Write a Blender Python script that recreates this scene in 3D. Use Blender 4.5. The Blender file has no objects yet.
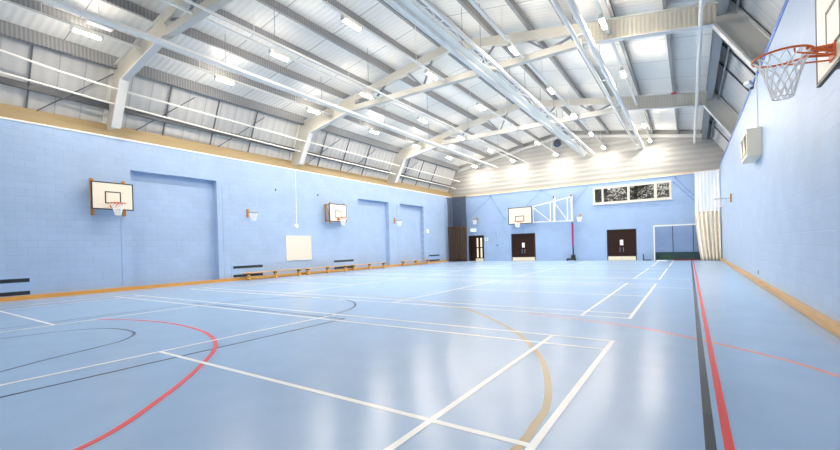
import bpy, math, random
from mathutils import Vector, Matrix
random.seed(7)
S = bpy.context.scene
COL = S.collection

# ------------------------------------------------------------------ materials
def lin(c):
    return tuple(((v/255)/12.92 if v/255 <= .04045 else ((v/255+.055)/1.055)**2.4) for v in c) + (1,)

def mat(name, rgb, rough=.5, metal=0, spec=.5, noise=0, nscale=8, bump=0, bscale=60, emit=0):
    m = bpy.data.materials.new(name); m.use_nodes = True
    nt = m.node_tree; b = nt.nodes['Principled BSDF']
    c = lin(rgb)
    b.inputs['Base Color'].default_value = c
    b.inputs['Roughness'].default_value = rough
    b.inputs['Metallic'].default_value = metal
    b.inputs['Specular IOR Level'].default_value = spec
    if emit:
        b.inputs['Emission Color'].default_value = c
        b.inputs['Emission Strength'].default_value = emit
    if noise or bump:
        tc = nt.nodes.new('ShaderNodeTexCoord')
    if noise:
        n = nt.nodes.new('ShaderNodeTexNoise'); n.inputs['Scale'].default_value = nscale
        n.inputs['Detail'].default_value = 5
        r = nt.nodes.new('ShaderNodeMapRange')
        r.inputs['From Min'].default_value = .3; r.inputs['From Max'].default_value = .7
        r.inputs['To Min'].default_value = 1-noise; r.inputs['To Max'].default_value = 1+noise
        mx = nt.nodes.new('ShaderNodeMix'); mx.data_type = 'RGBA'; mx.blend_type = 'MULTIPLY'
        mx.inputs['Factor'].default_value = 1
        mx.inputs['A'].default_value = c
        nt.links.new(tc.outputs['Object'], n.inputs['Vector'])
        nt.links.new(n.outputs['Fac'], r.inputs['Value'])
        nt.links.new(r.outputs['Result'], mx.inputs['B'])
        nt.links.new(mx.outputs['Result'], b.inputs['Base Color'])
    if bump:
        n2 = nt.nodes.new('ShaderNodeTexNoise'); n2.inputs['Scale'].default_value = bscale
        bp = nt.nodes.new('ShaderNodeBump'); bp.inputs['Strength'].default_value = bump
        bp.inputs['Distance'].default_value = .01
        nt.links.new(tc.outputs['Object'], n2.inputs['Vector'])
        nt.links.new(n2.outputs['Fac'], bp.inputs['Height'])
        nt.links.new(bp.outputs['Normal'], b.inputs['Normal'])
    return m

def math_node(nt, op, a, b=None, c=None):
    n = nt.nodes.new('ShaderNodeMath'); n.operation = op
    for i, v in enumerate((a, b, c)):
        if v is None: continue
        if isinstance(v, (int, float)): n.inputs[i].default_value = v
        else: nt.links.new(v, n.inputs[i])
    return n.outputs[0]

def block_mat(name, rgb, axis, joint=.86):
    """painted concrete blockwork: axis 'Y' maps (Y,Z), 'X' maps (X,Z)"""
    m = bpy.data.materials.new(name); m.use_nodes = True
    nt = m.node_tree; b = nt.nodes['Principled BSDF']
    b.inputs['Roughness'].default_value = .42
    b.inputs['Specular IOR Level'].default_value = .4
    tc = nt.nodes.new('ShaderNodeTexCoord'); sx = nt.nodes.new('ShaderNodeSeparateXYZ')
    cb = nt.nodes.new('ShaderNodeCombineXYZ')
    nt.links.new(tc.outputs['Object'], sx.inputs[0])
    nt.links.new(sx.outputs[axis], cb.inputs[0]); nt.links.new(sx.outputs['Z'], cb.inputs[1])
    br = nt.nodes.new('ShaderNodeTexBrick')
    br.inputs['Scale'].default_value = 1
    br.inputs['Brick Width'].default_value = .45; br.inputs['Row Height'].default_value = .215
    br.inputs['Mortar Size'].default_value = .007; br.inputs['Mortar Smooth'].default_value = .35
    c = lin(rgb)
    br.inputs['Color1'].default_value = c
    br.inputs['Color2'].default_value = tuple(v*.955 for v in c[:3])+(1,)
    br.inputs['Mortar'].default_value = tuple(v*joint for v in c[:3])+(1,)
    nt.links.new(cb.outputs[0], br.inputs['Vector'])
    n = nt.nodes.new('ShaderNodeTexNoise'); n.inputs['Scale'].default_value = 1.3; n.inputs['Detail'].default_value = 6
    nt.links.new(tc.outputs['Object'], n.inputs['Vector'])
    r = nt.nodes.new('ShaderNodeMapRange'); r.inputs['From Min'].default_value = .3; r.inputs['From Max'].default_value = .7
    r.inputs['To Min'].default_value = .955; r.inputs['To Max'].default_value = 1.04
    nt.links.new(n.outputs['Fac'], r.inputs['Value'])
    mx = nt.nodes.new('ShaderNodeMix'); mx.data_type = 'RGBA'; mx.blend_type = 'MULTIPLY'; mx.inputs['Factor'].default_value = 1
    nt.links.new(br.outputs['Color'], mx.inputs['A']); nt.links.new(r.outputs['Result'], mx.inputs['B'])
    nt.links.new(mx.outputs['Result'], b.inputs['Base Color'])
    n2 = nt.nodes.new('ShaderNodeTexNoise'); n2.inputs['Scale'].default_value = 70
    nt.links.new(tc.outputs['Object'], n2.inputs['Vector'])
    h = math_node(nt, 'MULTIPLY_ADD', br.outputs['Fac'], -1.0, math_node(nt, 'MULTIPLY', n2.outputs['Fac'], .25))
    bp = nt.nodes.new('ShaderNodeBump'); bp.inputs['Strength'].default_value = .55; bp.inputs['Distance'].default_value = .006
    nt.links.new(h, bp.inputs['Height']); nt.links.new(bp.outputs['Normal'], b.inputs['Normal'])
    return m

def ribbed_mat(name, rgb, axis, pitch, depth=.02, dark=.9, rough=.45, seam=None, seam_dark=.42, seam_axis='Y', metal=0):
    """profiled sheet metal: ribs repeat along axis; optional dark seams"""
    m = bpy.data.materials.new(name); m.use_nodes = True
    nt = m.node_tree; b = nt.nodes['Principled BSDF']
    b.inputs['Roughness'].default_value = rough; b.inputs['Metallic'].default_value = metal
    tc = nt.nodes.new('ShaderNodeTexCoord'); sx = nt.nodes.new('ShaderNodeSeparateXYZ')
    nt.links.new(tc.outputs['Object'], sx.inputs[0])
    w = math_node(nt, 'SINE', math_node(nt, 'MULTIPLY', sx.outputs[axis], 2*math.pi/pitch))
    w = math_node(nt, 'MULTIPLY_ADD', w, .5, .5)
    mx = nt.nodes.new('ShaderNodeMix'); mx.data_type = 'RGBA'
    c = lin(rgb)
    mx.inputs['A'].default_value = tuple(v*dark for v in c[:3])+(1,); mx.inputs['B'].default_value = c
    nt.links.new(w, mx.inputs['Factor'])
    out = mx.outputs['Result']
    if seam:
        f = math_node(nt, 'FRACT', math_node(nt, 'DIVIDE', sx.outputs[seam_axis], seam))
        s = math_node(nt, 'LESS_THAN', f, .028/seam)
        m2 = nt.nodes.new('ShaderNodeMix'); m2.data_type = 'RGBA'
        m2.inputs['B'].default_value = tuple(v*seam_dark for v in c[:3])+(1,)
        nt.links.new(s, m2.inputs['Factor']); nt.links.new(out, m2.inputs['A'])
        out = m2.outputs['Result']
    nt.links.new(out, b.inputs['Base Color'])
    bp = nt.nodes.new('ShaderNodeBump'); bp.inputs['Strength'].default_value = .6; bp.inputs['Distance'].default_value = depth
    nt.links.new(w, bp.inputs['Height']); nt.links.new(bp.outputs['Normal'], b.inputs['Normal'])
    return m

def net_mat(name, rgb, opacity, pitch=None):
    m = bpy.data.materials.new(name); m.use_nodes = True
    nt = m.node_tree; b = nt.nodes['Principled BSDF']
    b.inputs['Base Color'].default_value = lin(rgb); b.inputs['Roughness'].default_value = .8
    b.inputs['Alpha'].default_value = opacity
    return m

def glass_mat():
    m = bpy.data.materials.new('window glass'); m.use_nodes = True
    nt = m.node_tree; nt.nodes.remove(nt.nodes['Principled BSDF'])
    out = nt.nodes['Material Output']
    t = nt.nodes.new('ShaderNodeBsdfTransparent'); t.inputs[0].default_value = (.75, .75, .72, 1)
    g = nt.nodes.new('ShaderNodeBsdfGlossy'); g.inputs['Roughness'].default_value = .03
    f = nt.nodes.new('ShaderNodeFresnel'); f.inputs[0].default_value = 1.45
    mx = nt.nodes.new('ShaderNodeMixShader')
    nt.links.new(f.outputs[0], mx.inputs[0]); nt.links.new(t.outputs[0], mx.inputs[1]); nt.links.new(g.outputs[0], mx.inputs[2])
    nt.links.new(mx.outputs[0], out.inputs[0])
    return m

def wood_mat(name, rgb, axis='Y', rough=.4, dark=.72):
    m = bpy.data.materials.new(name); m.use_nodes = True
    nt = m.node_tree; b = nt.nodes['Principled BSDF']
    b.inputs['Roughness'].default_value = rough
    tc = nt.nodes.new('ShaderNodeTexCoord'); mp = nt.nodes.new('ShaderNodeMapping')
    sc = {'X': (.6, 14, 14), 'Y': (14, .6, 14), 'Z': (14, 14, .6)}[axis]
    mp.inputs['Scale'].default_value = sc
    n = nt.nodes.new('ShaderNodeTexNoise'); n.inputs['Scale'].default_value = 2; n.inputs['Detail'].default_value = 6
    nt.links.new(tc.outputs['Object'], mp.inputs[0]); nt.links.new(mp.outputs[0], n.inputs['Vector'])
    c = lin(rgb)
    rp = nt.nodes.new('ShaderNodeValToRGB')
    rp.color_ramp.elements[0].position = .35; rp.color_ramp.elements[0].color = tuple(v*dark for v in c[:3])+(1,)
    rp.color_ramp.elements[1].position = .65; rp.color_ramp.elements[1].color = c
    nt.links.new(n.outputs['Fac'], rp.inputs[0]); nt.links.new(rp.outputs[0], b.inputs['Base Color'])
    return m

M = {}
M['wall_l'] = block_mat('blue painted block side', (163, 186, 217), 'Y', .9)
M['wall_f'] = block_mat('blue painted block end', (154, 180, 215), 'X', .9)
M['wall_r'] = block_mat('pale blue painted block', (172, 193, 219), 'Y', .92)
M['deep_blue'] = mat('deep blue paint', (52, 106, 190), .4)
M['floor'] = mat('blue sports vinyl', (155, 184, 218), .25, spec=.35, noise=.035, nscale=2.2, bump=.02, bscale=30)
M['l_white'] = mat('white court line', (252, 251, 246), .27, spec=.35)
M['l_red'] = mat('red court line', (232, 72, 66), .27, spec=.35)
M['l_orange'] = mat('salmon court line', (228, 150, 134), .27, spec=.35)
M['l_black'] = mat('black court line', (62, 66, 72), .27, spec=.35)
M['l_tan'] = mat('tan court line', (176, 152, 112), .27, spec=.35)
M['roof'] = ribbed_mat('pale profiled roof lining', (232, 229, 222), 'Y', .19, .015, .93, seam=1.93)
M['mansard'] = ribbed_mat('pale lining sheet', (196, 195, 192), 'Y', .32, .01, .95, seam=.64, seam_dark=.7)
M['gable'] = ribbed_mat('cream horizontal cladding', (172, 170, 165), 'Z', .32, .03, .86)
M['purlin'] = ribbed_mat('grey galvanised purlin', (152, 152, 153), 'Y', .095, .008, .68, .5)
M['frame'] = mat('off white steel paint', (198, 195, 186), .5, noise=.02)
M['web'] = ribbed_mat('cream corrugated beam web', (200, 196, 184), 'X', .11, .012, .88)
M['flange'] = mat('white steel flange', (208, 207, 203), .45)
M['white_steel'] = mat('white painted steel', (238, 235, 226), .3)
M['grey_steel'] = mat('mid grey steel', (128, 134, 144), .4, metal=.3)
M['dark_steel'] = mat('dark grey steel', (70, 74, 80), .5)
M['window_paint'] = mat('cream window paint', (214, 210, 196), .4)
M['post_paint'] = mat('slate post paint', (92, 95, 102), .5)
M['beam_paint'] = mat('grey beam paint', (146, 148, 150), .5)
M['cable'] = mat('grey blue cable', (112, 140, 186), .5)
M['black'] = mat('black plastic', (22, 23, 26), .5)
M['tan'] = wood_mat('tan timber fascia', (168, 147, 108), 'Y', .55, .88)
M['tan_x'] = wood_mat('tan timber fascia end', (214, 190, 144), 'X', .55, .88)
M['oak'] = wood_mat('varnished orange timber', (226, 164, 78), 'Y', .35, .8)
M['oak_r'] = wood_mat('worn varnished timber', (214, 166, 92), 'Y', .35, .78)
M['bench'] = wood_mat('varnished bench timber', (228, 172, 92), 'Y', .35, .8)
M['bracket_wood'] = wood_mat('orange bracket timber', (205, 140, 60), 'Z', .5)
M['door'] = wood_mat('dark brown door', (50, 32, 27), 'Z', .7, .8)
M['door_frame'] = mat('near black door frame', (34, 30, 32), .5)
M['door'].node_tree.nodes['Principled BSDF'].inputs['Specular IOR Level'].default_value = .15
M['cream'] = mat('cream kick plate', (232, 222, 196), .4)
M['paper'] = mat('white paper', (240, 240, 236), .6)
M['board_white'] = mat('cream white backboard', (236, 227, 208), .4)
M['board_black'] = mat('black board edging', (36, 36, 38), .45)
M['hoop'] = mat('orange hoop paint', (228, 112, 50), .4)
M['net_cord'] = mat('white net cord', (252, 251, 248), .8)
M['whiteboard'] = mat('cream white panel', (226, 217, 203), .35)
M['vent_panel'] = mat('pale blue vent panel', (160, 187, 222), .4)
M['slot'] = mat('black vent slot', (38, 44, 54), .6)
M['plastic'] = mat('white plastic', (238, 236, 230), .4)
M['heater'] = mat('cream heater casing', (232, 222, 200), .4)
M['curtain_dark'] = mat('dark brown curtain', (76, 61, 53), .9, noise=.15, nscale=12)
M['curtain_cream'] = mat('cream canvas curtain', (247, 238, 220), .85, noise=.05, nscale=5)
M['net_white'] = net_mat('white curtain netting', (246, 246, 246), .93)
M['net_black'] = net_mat('black curtain netting', (24, 24, 28), .72)
M['goal_net'] = net_mat('blue goal netting', (60, 90, 150), .2)
M['green'] = mat('dark green board', (38, 72, 52), .5)
M['maroon'] = mat('dark red bar', (110, 32, 40), .5)
M['navy'] = mat('navy post padding', (30, 34, 66), .5)
M['magenta'] = mat('magenta post paint', (150, 32, 96), .4)
M['led'] = mat('lit lamp diffuser', (255, 243, 226), .4, emit=345)
M['pane_lit'] = mat('lit corridor pane', (246, 232, 206), .2, emit=.55)
M['sign'] = mat('lit sign face', (226, 246, 236), .3, emit=.7)
M['sign_green'] = mat('green sign figure', (30, 150, 90), .4)
M['glass'] = glass_mat()
M['leaf'] = mat('dark leaf', (66, 66, 50), .7, noise=.4, nscale=3)
M['bark'] = mat('dark bark', (58, 50, 40), .8)
M['globe'] = mat('glossy dark globe', (96, 100, 108), .15, metal=.8)
M['red_tag'] = mat('red plastic', (226, 60, 70), .4)

# ------------------------------------------------------------------ mesh builder (world coordinates)
class MB:
    def __init__(s): s.v = []; s.f = []; s.m = []; s.smooth = []
    def add(s, vs, fs, m=0, sm=False):
        b = len(s.v); s.v += [Vector(p) for p in vs]
        for f in fs: s.f.append([i+b for i in f]); s.m.append(m); s.smooth.append(sm)
        return s
    def box(s, x0, x1, y0, y1, z0, z1, m=0):
        x0, x1 = sorted((x0, x1)); y0, y1 = sorted((y0, y1)); z0, z1 = sorted((z0, z1))
        vs = [(x, y, z) for z in (z0, z1) for y in (y0, y1) for x in (x0, x1)]
        return s.add(vs, [(0,2,3,1),(4,5,7,6),(0,1,5,4),(2,6,7,3),(0,4,6,2),(1,3,7,5)], m)
    def bar(s, p, q, w, h, up=(0,0,1), m=0):
        p, q = Vector(p), Vector(q); d = (q-p).normalized(); u = Vector(up)
        r = d.cross(u)
        if r.length < 1e-4: r = d.cross(Vector((1,0,0)))
        r.normalize(); u = r.cross(d).normalized()
        vs = [c+r*a*w/2+u*b*h/2 for c in (p, q) for a, b in ((-1,-1),(1,-1),(1,1),(-1,1))]
        return s.add(vs, [(3,2,1,0),(4,5,6,7),(0,1,5,4),(1,2,6,5),(2,3,7,6),(3,0,4,7)], m)
    def tube(s, pts, r, n=8, closed=False, m=0, cap=True):
        pts = [Vector(p) for p in pts]; N = len(pts); rings = []
        prev = None
        for i, p in enumerate(pts):
            if closed: d = pts[(i+1) % N]-pts[i-1]
            else: d = pts[min(i+1, N-1)]-pts[max(i-1, 0)]
            d.normalize()
            if prev is None:
                a = d.cross(Vector((0,0,1)))
                if a.length < 1e-3: a = d.cross(Vector((1,0,0)))
            else:
                a = prev - d*prev.dot(d)
            a.normalize(); prev = a; b = d.cross(a)
            rr = r[i] if isinstance(r, (list, tuple)) else r
            rings.append([p+(a*math.cos(2*math.pi*k/n)+b*math.sin(2*math.pi*k/n))*rr for k in range(n)])
        vs = [v for rg in rings for v in rg]; fs = []
        for i in range(N if closed else N-1):
            j = (i+1) % N
            for k in range(n):
                l = (k+1) % n; fs.append((i*n+k, i*n+l, j*n+l, j*n+k))
        s.add(vs, fs, m, True)
        if cap and not closed:
            s.add(rings[0], [tuple(range(n))[::-1]], m); s.add(rings[-1], [tuple(range(n))], m)
        return s
    def prism(s, poly, axis, a, b, m=0):
        """extrude a 2D polygon; axis 'Y': poly is (x,z); 'X': poly is (y,z); 'Z': poly is (x,y)"""
        def P(p, t):
            return {'Y': (p[0], t, p[1]), 'X': (t, p[0], p[1]), 'Z': (p[0], p[1], t)}[axis]
        n = len(poly)
        vs = [P(p, a) for p in poly]+[P(p, b) for p in poly]
        fs = [tuple(range(n))[::-1], tuple(range(n, 2*n))]+[(i, (i+1) % n, n+(i+1) % n, n+i) for i in range(n)]
        return s.add(vs, fs, m)
    def sphere(s, c, r, m=0, nu=16, nv=10, zs=1, z0=-1, z1=1):
        c = Vector(c); vs = []; fs = []
        for i in range(nv+1):
            t = math.asin(z0+(z1-z0)*i/nv) if False else (-math.pi/2+math.pi*i/nv)
            for k in range(nu):
                a = 2*math.pi*k/nu
                vs.append(c+Vector((math.cos(t)*math.cos(a)*r, math.cos(t)*math.sin(a)*r, math.sin(t)*r*zs)))
        for i in range(nv):
            for k in range(nu):
                l = (k+1) % nu; fs.append((i*nu+k, i*nu+l, (i+1)*nu+l, (i+1)*nu+k))
        return s.add(vs, fs, m, True)

def world_loc(o):
    p = Vector(o.location)
    while o.parent: o = o.parent; p += Vector(o.location)
    return p

def obj(name, mb, mats, parent=None, loc=None, bevel=0, solid=0, recalc=False):
    if not isinstance(mats, (list, tuple)): mats = [mats]
    base = world_loc(parent) if parent else Vector((0,0,0))
    org = Vector(loc) if loc is not None else base
    me = bpy.data.meshes.new(name)
    me.from_pydata([tuple(v-org) for v in mb.v], [], mb.f)
    for k in mats: me.materials.append(M[k])
    me.polygons.foreach_set('material_index', mb.m)
    me.polygons.foreach_set('use_smooth', mb.smooth)
    me.update()
    import bmesh
    bm = bmesh.new(); bm.from_mesh(me)
    bmesh.ops.recalc_face_normals(bm, faces=bm.faces); bm.to_mesh(me); bm.free()
    o = bpy.data.objects.new(name, me); COL.objects.link(o)
    o.location = org-base
    if parent: o.parent = parent
    if bevel:
        b = o.modifiers.new('bevel', 'BEVEL'); b.width = bevel; b.segments = 2; b.limit_method = 'ANGLE'
    if solid:
        b = o.modifiers.new('solid', 'SOLIDIFY'); b.thickness = solid
    return o

def tag(o, label, cat, group=None):
    o['label'] = label; o['category'] = cat
    if group: o['group'] = group
    return o
def thing(name, label, cat, loc, group=None):
    o = bpy.data.objects.new(name, None); COL.objects.link(o); o.location = loc
    o.empty_display_size = .1
    return tag(o, label, cat, group)
def struct(name, mb, mats, loc=None, parent=None):
    o = obj(name, mb, mats, parent, loc)
    if not parent: o['kind'] = 'structure'
    return o
def struct_empty(name, loc):
    o = bpy.data.objects.new(name, None); COL.objects.link(o); o.location = loc; o['kind'] = 'structure'; return o
def children(o): return [c for c in bpy.data.objects if c.parent == o]
def dup(root, loc, label, group=None):
    def cp(o, par):
        c = o.copy(); COL.objects.link(c)
        if par: c.parent = par
        for ch in children(o): cp(ch, c)
        return c
    r = cp(root, None); r.location = loc; r['label'] = label
    if group: r['group'] = group
    return r
ORD = ['first','second','third','fourth','fifth','sixth','seventh','eighth','ninth','tenth','eleventh','twelfth','thirteenth']

# ------------------------------------------------------------------ camera
r = Vector((0.83169, 0.55478, -0.02740)); f0 = 404.385
yaw, pit, rol = 0.58790, -0.00789, -0.02740
fw = Vector((-math.sin(yaw)*math.cos(pit), math.cos(yaw)*math.cos(pit), math.sin(pit)))
rt = Vector((math.cos(yaw), math.sin(yaw), 0)); up = rt.cross(fw)
r2 = math.cos(rol)*rt+math.sin(rol)*up; u2 = -math.sin(rol)*rt+math.cos(rol)*up
cd = bpy.data.cameras.new('camera'); cam = bpy.data.objects.new('camera', cd); COL.objects.link(cam)
mw = Matrix((r2, u2, -fw)).transposed().to_4x4(); mw.translation = Vector((0.7838, -2.3640, 1.2103))
cam.matrix_world = mw
cd.sensor_width = 36; cd.sensor_fit = 'HORIZONTAL'; cd.lens = 36*f0/840; cd.shift_y = (250.47-225)/840
cd.clip_start = .05; cd.clip_end = 200
S.camera = cam

# ------------------------------------------------------------------ dimensions
XL, XR, YF, YB = -15.4, 2.32, 26.9, -5.0
XC = -6.6
def roofz(x):
    return 7.45+.172*((1.4-x) if x > XC else (x+14.6))

# ------------------------------------------------------------------ floor with painted court lines
FLM = ['floor', 'l_white', 'l_red', 'l_orange', 'l_black', 'l_tan']
fl = MB(); fl.box(XL-.3, XR+.2, YB, YF+.1, -.1, 0, 0)
def strip(pts, w, m, z):
    P = [Vector((p[0], p[1], 0)) for p in pts]; L = []; R = []
    for i, p in enumerate(P):
        d = (P[min(i+1, len(P)-1)]-P[max(i-1, 0)]).normalized(); n = Vector((-d.y, d.x, 0))
        L.append(p+n*w/2+Vector((0,0,z))); R.append(p-n*w/2+Vector((0,0,z)))
    n = len(P)
    fl.add(L+R, [(i, n+i, n+i+1, i+1) for i in range(n-1)], m)
def smooth(pts, k=8):
    out = []; P = [Vector((p[0], p[1])) for p in pts]
    for i in range(len(P)-1):
        a, b, c, d = P[max(i-1, 0)], P[i], P[i+1], P[min(i+2, len(P)-1)]
        for j in range(k):
            t = j/k
            out.append(.5*((2*b)+(c-a)*t+(2*a-5*b+4*c-d)*t*t+(3*b-a-3*c+d)*t**3))
    out.append(P[-1]); return out
def arc(cx, cy, rad, a0, a1, n=64):
    return [(cx+rad*math.cos(math.radians(a0+(a1-a0)*i/n)), cy+rad*math.sin(math.radians(a0+(a1-a0)*i/n))) for i in range(n+1)]
for cy in (0, 7.757, 15.3, 22.9):
    w = .052; z = .0022
    for y in (-3.03, -2.57, 2.57, 3.03):
        strip([(-13.4, cy+y), (0, cy+y)], w, 1, z)
    for x in (-.02, -.74, -12.66, -13.38): strip([(x, cy-3.05), (x, cy+3.05)], w, 1, z+.0002)
    for x in (-4.72, -8.68): strip([(x, cy-3.05), (x, cy+3.05)], w, 1, z+.0002)
    strip([(-4.72, cy), (0, cy)], w, 1, z); strip([(-13.4, cy), (-8.68, cy)], w, 1, z)
strip([(.955, YB), (.955, 26.0)], .05, 2, .0014)
strip([(.866, YB), (.866, 26.0)], .055, 4, .0013)
strip(smooth([(-2.0, -2.8), (-2.2, -2.1), (-2.44, -1.45), (-2.58, -1.19), (-2.81, -.91), (-3.18, -.5), (-3.58, -.11), (-4.06, .3), (-4.47, .57), (-4.98, .8), (-5.59, .97), (-6.45, 1.07), (-7.13, 1.05), (-7.94, .9), (-8.7, .6)]), .055, 2, .0018)
strip([(-4.25, YB), (-4.24, 2.75)], .045, 4, .0012); strip([(-9.15, YB), (-9.15, 2.75)], .045, 4, .0012)
strip([(-9.15, 2.75), (-4.24, 2.75)], .045, 4, .0012)
strip(arc(-6.72, 2.86, 1.93, 0, 180), .045, 4, .0012)
strip(smooth([(-5.2, -1.62), (-5.38, -1.28), (-5.58, -.87), (-5.80, -.25), (-5.98, .08), (-6.33, .34), (-6.68, .42), (-7.08, .4), (-7.44, .27), (-7.75, -.12), (-7.92, -.83), (-8.1, -1.3)]), .04, 4, .0011)
gold = [(-.35, -2.4), (-.16, -1.2), (-.09, -.05), (-.10, .29), (-.12, .6), (-.21, .98), (-.39, 1.51), (-.63, 2.04), (-1.13, 2.86), (-1.69, 3.53), (-2.32, 4.16), (-2.81, 4.57), (-3.22, 4.78), (-3.82, 5.0), (-4.83, 5.3), (-6.0, 5.55), (-6.7, 5.6)]
gold += [(-13.4-p[0], p[1]) for p in gold[-2::-1]]
strip(smooth(gold), .06, 5, .0010)
strip(smooth([(2.15, 2.05), (1.84, 2.5), (1.64, 2.82), (1.38, 3.1), (1.14, 3.33), (.87, 3.55), (.43, 3.88), (.05, 4.08), (-.37, 4.24), (-.99, 4.42), (-1.6, 4.55)]), .06, 3, .0009)
for y in (9.75, 12.6, 17.6): strip([(-14.6, y), (.8, y)], .035, 1, .0008)
fo = struct('floor', fl, FLM)

# ------------------------------------------------------------------ walls
def wall_cells(mb, axis, t0, t1, a0, a1, z0, z1, holes):
    A = sorted({a0, a1} | {h[0] for h in holes} | {h[1] for h in holes})
    Z = sorted({z0, z1} | {h[2] for h in holes} | {h[3] for h in holes})
    for i in range(len(A)-1):
        for j in range(len(Z)-1):
            ca, cz = (A[i]+A[i+1])/2, (Z[j]+Z[j+1])/2
            if any(h[0] < ca < h[1] and h[2] < cz < h[3] for h in holes): continue
            if axis == 'Y': mb.box(t0, t1, A[i], A[i+1], Z[j], Z[j+1])
            else: mb.box(A[i], A[i+1], t0, t1, Z[j], Z[j+1])
REC = [(3.84, 6.92), (15.5, 18.38), (19.62, 22.5)]
wl = MB()
wall_cells(wl, 'Y', XL-.27, XL, YB, YF, 0, 5.2, [(a, b, 0, 4.18) for a, b in REC])
wl.box(XL-.34, XL-.27, YB, YF, 0, 5.2)
struct('wall_left', wl, 'wall_l')
wr = MB(); wr.box(XR, XR+.25, YB, YF, 0, 5.38)
struct('wall_right', wr, 'wall_r')
DOORS = [(-10.42, -8.57), (-3.78, -2.03)]
OPEN = (-13.98, -12.66)
WIN = (-4.57, -.07, 3.77, 4.89)
wf = MB()
wall_cells(wf, 'X', YF, YF+.3, XL-.3, XR+.25, 0, 5.2,
           [(a, b, 0, 2.03) for a, b in DOORS]+[(OPEN[0], OPEN[1], 0, 2.03), WIN])
struct('wall_far', wf, 'wall_f')

# roof lining, mansard lining and gable
ce = MB()
for sg in (1, -1):
    def X(x): return x if sg == 1 else 2*XC-x
    zr = lambda x: roofz(x)+.27
    ce.prism([(X(XC), zr(XC)), (X(1.62), zr(1.62)), (X(1.62), zr(1.62)+.12), (X(XC), zr(XC)+.12)], 'Y', YB, YF+.3, 0)
    ce.prism([(X(1.60), zr(1.62)+.05), (X(2.72 if sg < 0 else 3.10), 5.42), (X(2.84 if sg < 0 else 3.22), 5.42), (X(1.72), zr(1.62)+.1)], 'Y', YB, YF+.3, 1)
struct('ceiling', ce, ['roof', 'mansard'])
g = MB()
g.prism([(-16.0, 5.26), (3.15, 5.26), (1.66, roofz(1.62)+.3), (XC, roofz(XC)+.3), (-14.86, roofz(1.62)+.3)], 'Y', YF+.02, YF+.2)
struct('wall_gable', g, 'gable')
t = MB(); t.box(XL-.3, XR+.3, YF-.03, YF+.25, 5.2, 5.27, 0); t.box(XL-.3, XR+.3, YF-.05, YF+.2, 5.165, 5.2, 1)
struct('trim_1', t, ['tan_x', 'white_steel'])
t = MB(); t.box(XL-.34, XL+.03, YB, YF, 5.19, 5.24, 1); t.box(XL-.3, XL-.02, YB, YF, 5.235, 5.44, 0)
t.box(XL-.5, XL-.28, YB, YF, 5.44, 5.70, 0)
struct('trim_2', t, ['tan', 'white_steel'])
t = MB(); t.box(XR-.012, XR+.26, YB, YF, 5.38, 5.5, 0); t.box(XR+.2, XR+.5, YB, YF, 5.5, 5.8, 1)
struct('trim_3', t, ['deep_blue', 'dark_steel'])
b = MB(); b.box(XL, XL+.09, YB, YF-.0, 0, .12)
for y in (7.0, 11.4, 18.9): b.box(XL, XL+.095, y-.06, y+.06, 0, .124)
o = struct('baseboard_left', b, 'oak')
b = MB(); b.box(XR-.09, XR, YB, YF, 0, .13)
o = struct('baseboard_right', b, 'oak_r'); bv = o.modifiers.new('bevel', 'BEVEL'); bv.width = .012; bv.segments = 2

# ------------------------------------------------------------------ portal frames
def ibeam_seg(mb_web, mb_fl, A, B, y, fw_=.22, ft=.03):
    """web quad between lower pts A[0],B[0] and upper pts A[1],B[1] in the XZ plane, flanges on both edges"""
    mb_web.prism([A[0], B[0], B[1], A[1]], 'Y', y-.02, y+.02)
    for k in (0, 1):
        p, q = A[k], B[k]
        mb_fl.bar((p[0], y, p[1]), (q[0], y, q[1]), fw_, ft, up=(0,0,1))
def portal(y, label):
    T = thing('portal_frame', label, 'roof frame', (XC, y, 5.44), 'steel portal frames')
    for sg in (-1, 1):
        X = (lambda x: x) if sg == 1 else (lambda x: 2*XC-x)
        foot_in, foot_out = (1.82 if sg < 0 else 2.30, 5.45), (2.66 if sg < 0 else 3.02, 5.45)
        if sg < 0: foot_in = (1.80, 5.45)
        knee_in, knee_out = (1.42 if sg > 0 else 1.0, 6.88), (1.74, 7.39)
        if sg < 0: knee_in = (1.02, 6.84)
        w, fl_ = MB(), MB()
        A = [(X(foot_in[0]), foot_in[1]), (X(foot_out[0]), foot_out[1])]
        B = [(X(knee_in[0]), knee_in[1]), (X(knee_out[0]), knee_out[1])]
        ibeam_seg(w, fl_, A, B, y, .26, .05)
        c = obj('column', w, 'frame', T); obj('flange', fl_, 'flange', c)
        w, fl_ = MB(), MB()
        e_lo = (X(-1.85), 7.36); e_up = (X(-1.85), roofz(-1.85)-.04)
        ibeam_seg(w, fl_, [B[0], (B[1][0], B[1][1])], [e_lo, e_up], y)
        c = obj('haunch_beam', w, 'web', T); obj('flange', fl_, 'flange', c)
        w = MB()
        z1, z2 = roofz(-1.85), roofz(XC)
        w.prism([(X(-1.85), z1-.34), (X(XC), z2-.34), (X(XC), z2-.02), (X(-1.85), z1-.02)], 'Y', y-.09, y+.09)
        obj('upper_chord', w, 'frame', T)
        for xl, xu in ((-2.9, -2.05), (-2.95, -3.6), (-5.4, -4.75), (-5.45, -5.9)):
            q = MB(); q.bar((X(xl), y, 7.5), (X(xu), y, roofz(xu)-.3), .06, .06); obj('strut', q, 'grey_steel', T)
    q = MB(); q.box(2*XC+1.85, -1.85, y-.1, y+.1, 7.30, 7.52); obj('lower_chord', q, 'frame', T)
    return T
portal(3.3, 'cream steel portal frame nearest the camera, its left foot near the left backboard')
portal(11.0, 'middle cream steel portal frame, its left foot above the white wall panel')
portal(18.7, 'cream steel portal frame nearest the far gable, over the far end doors')
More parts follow.
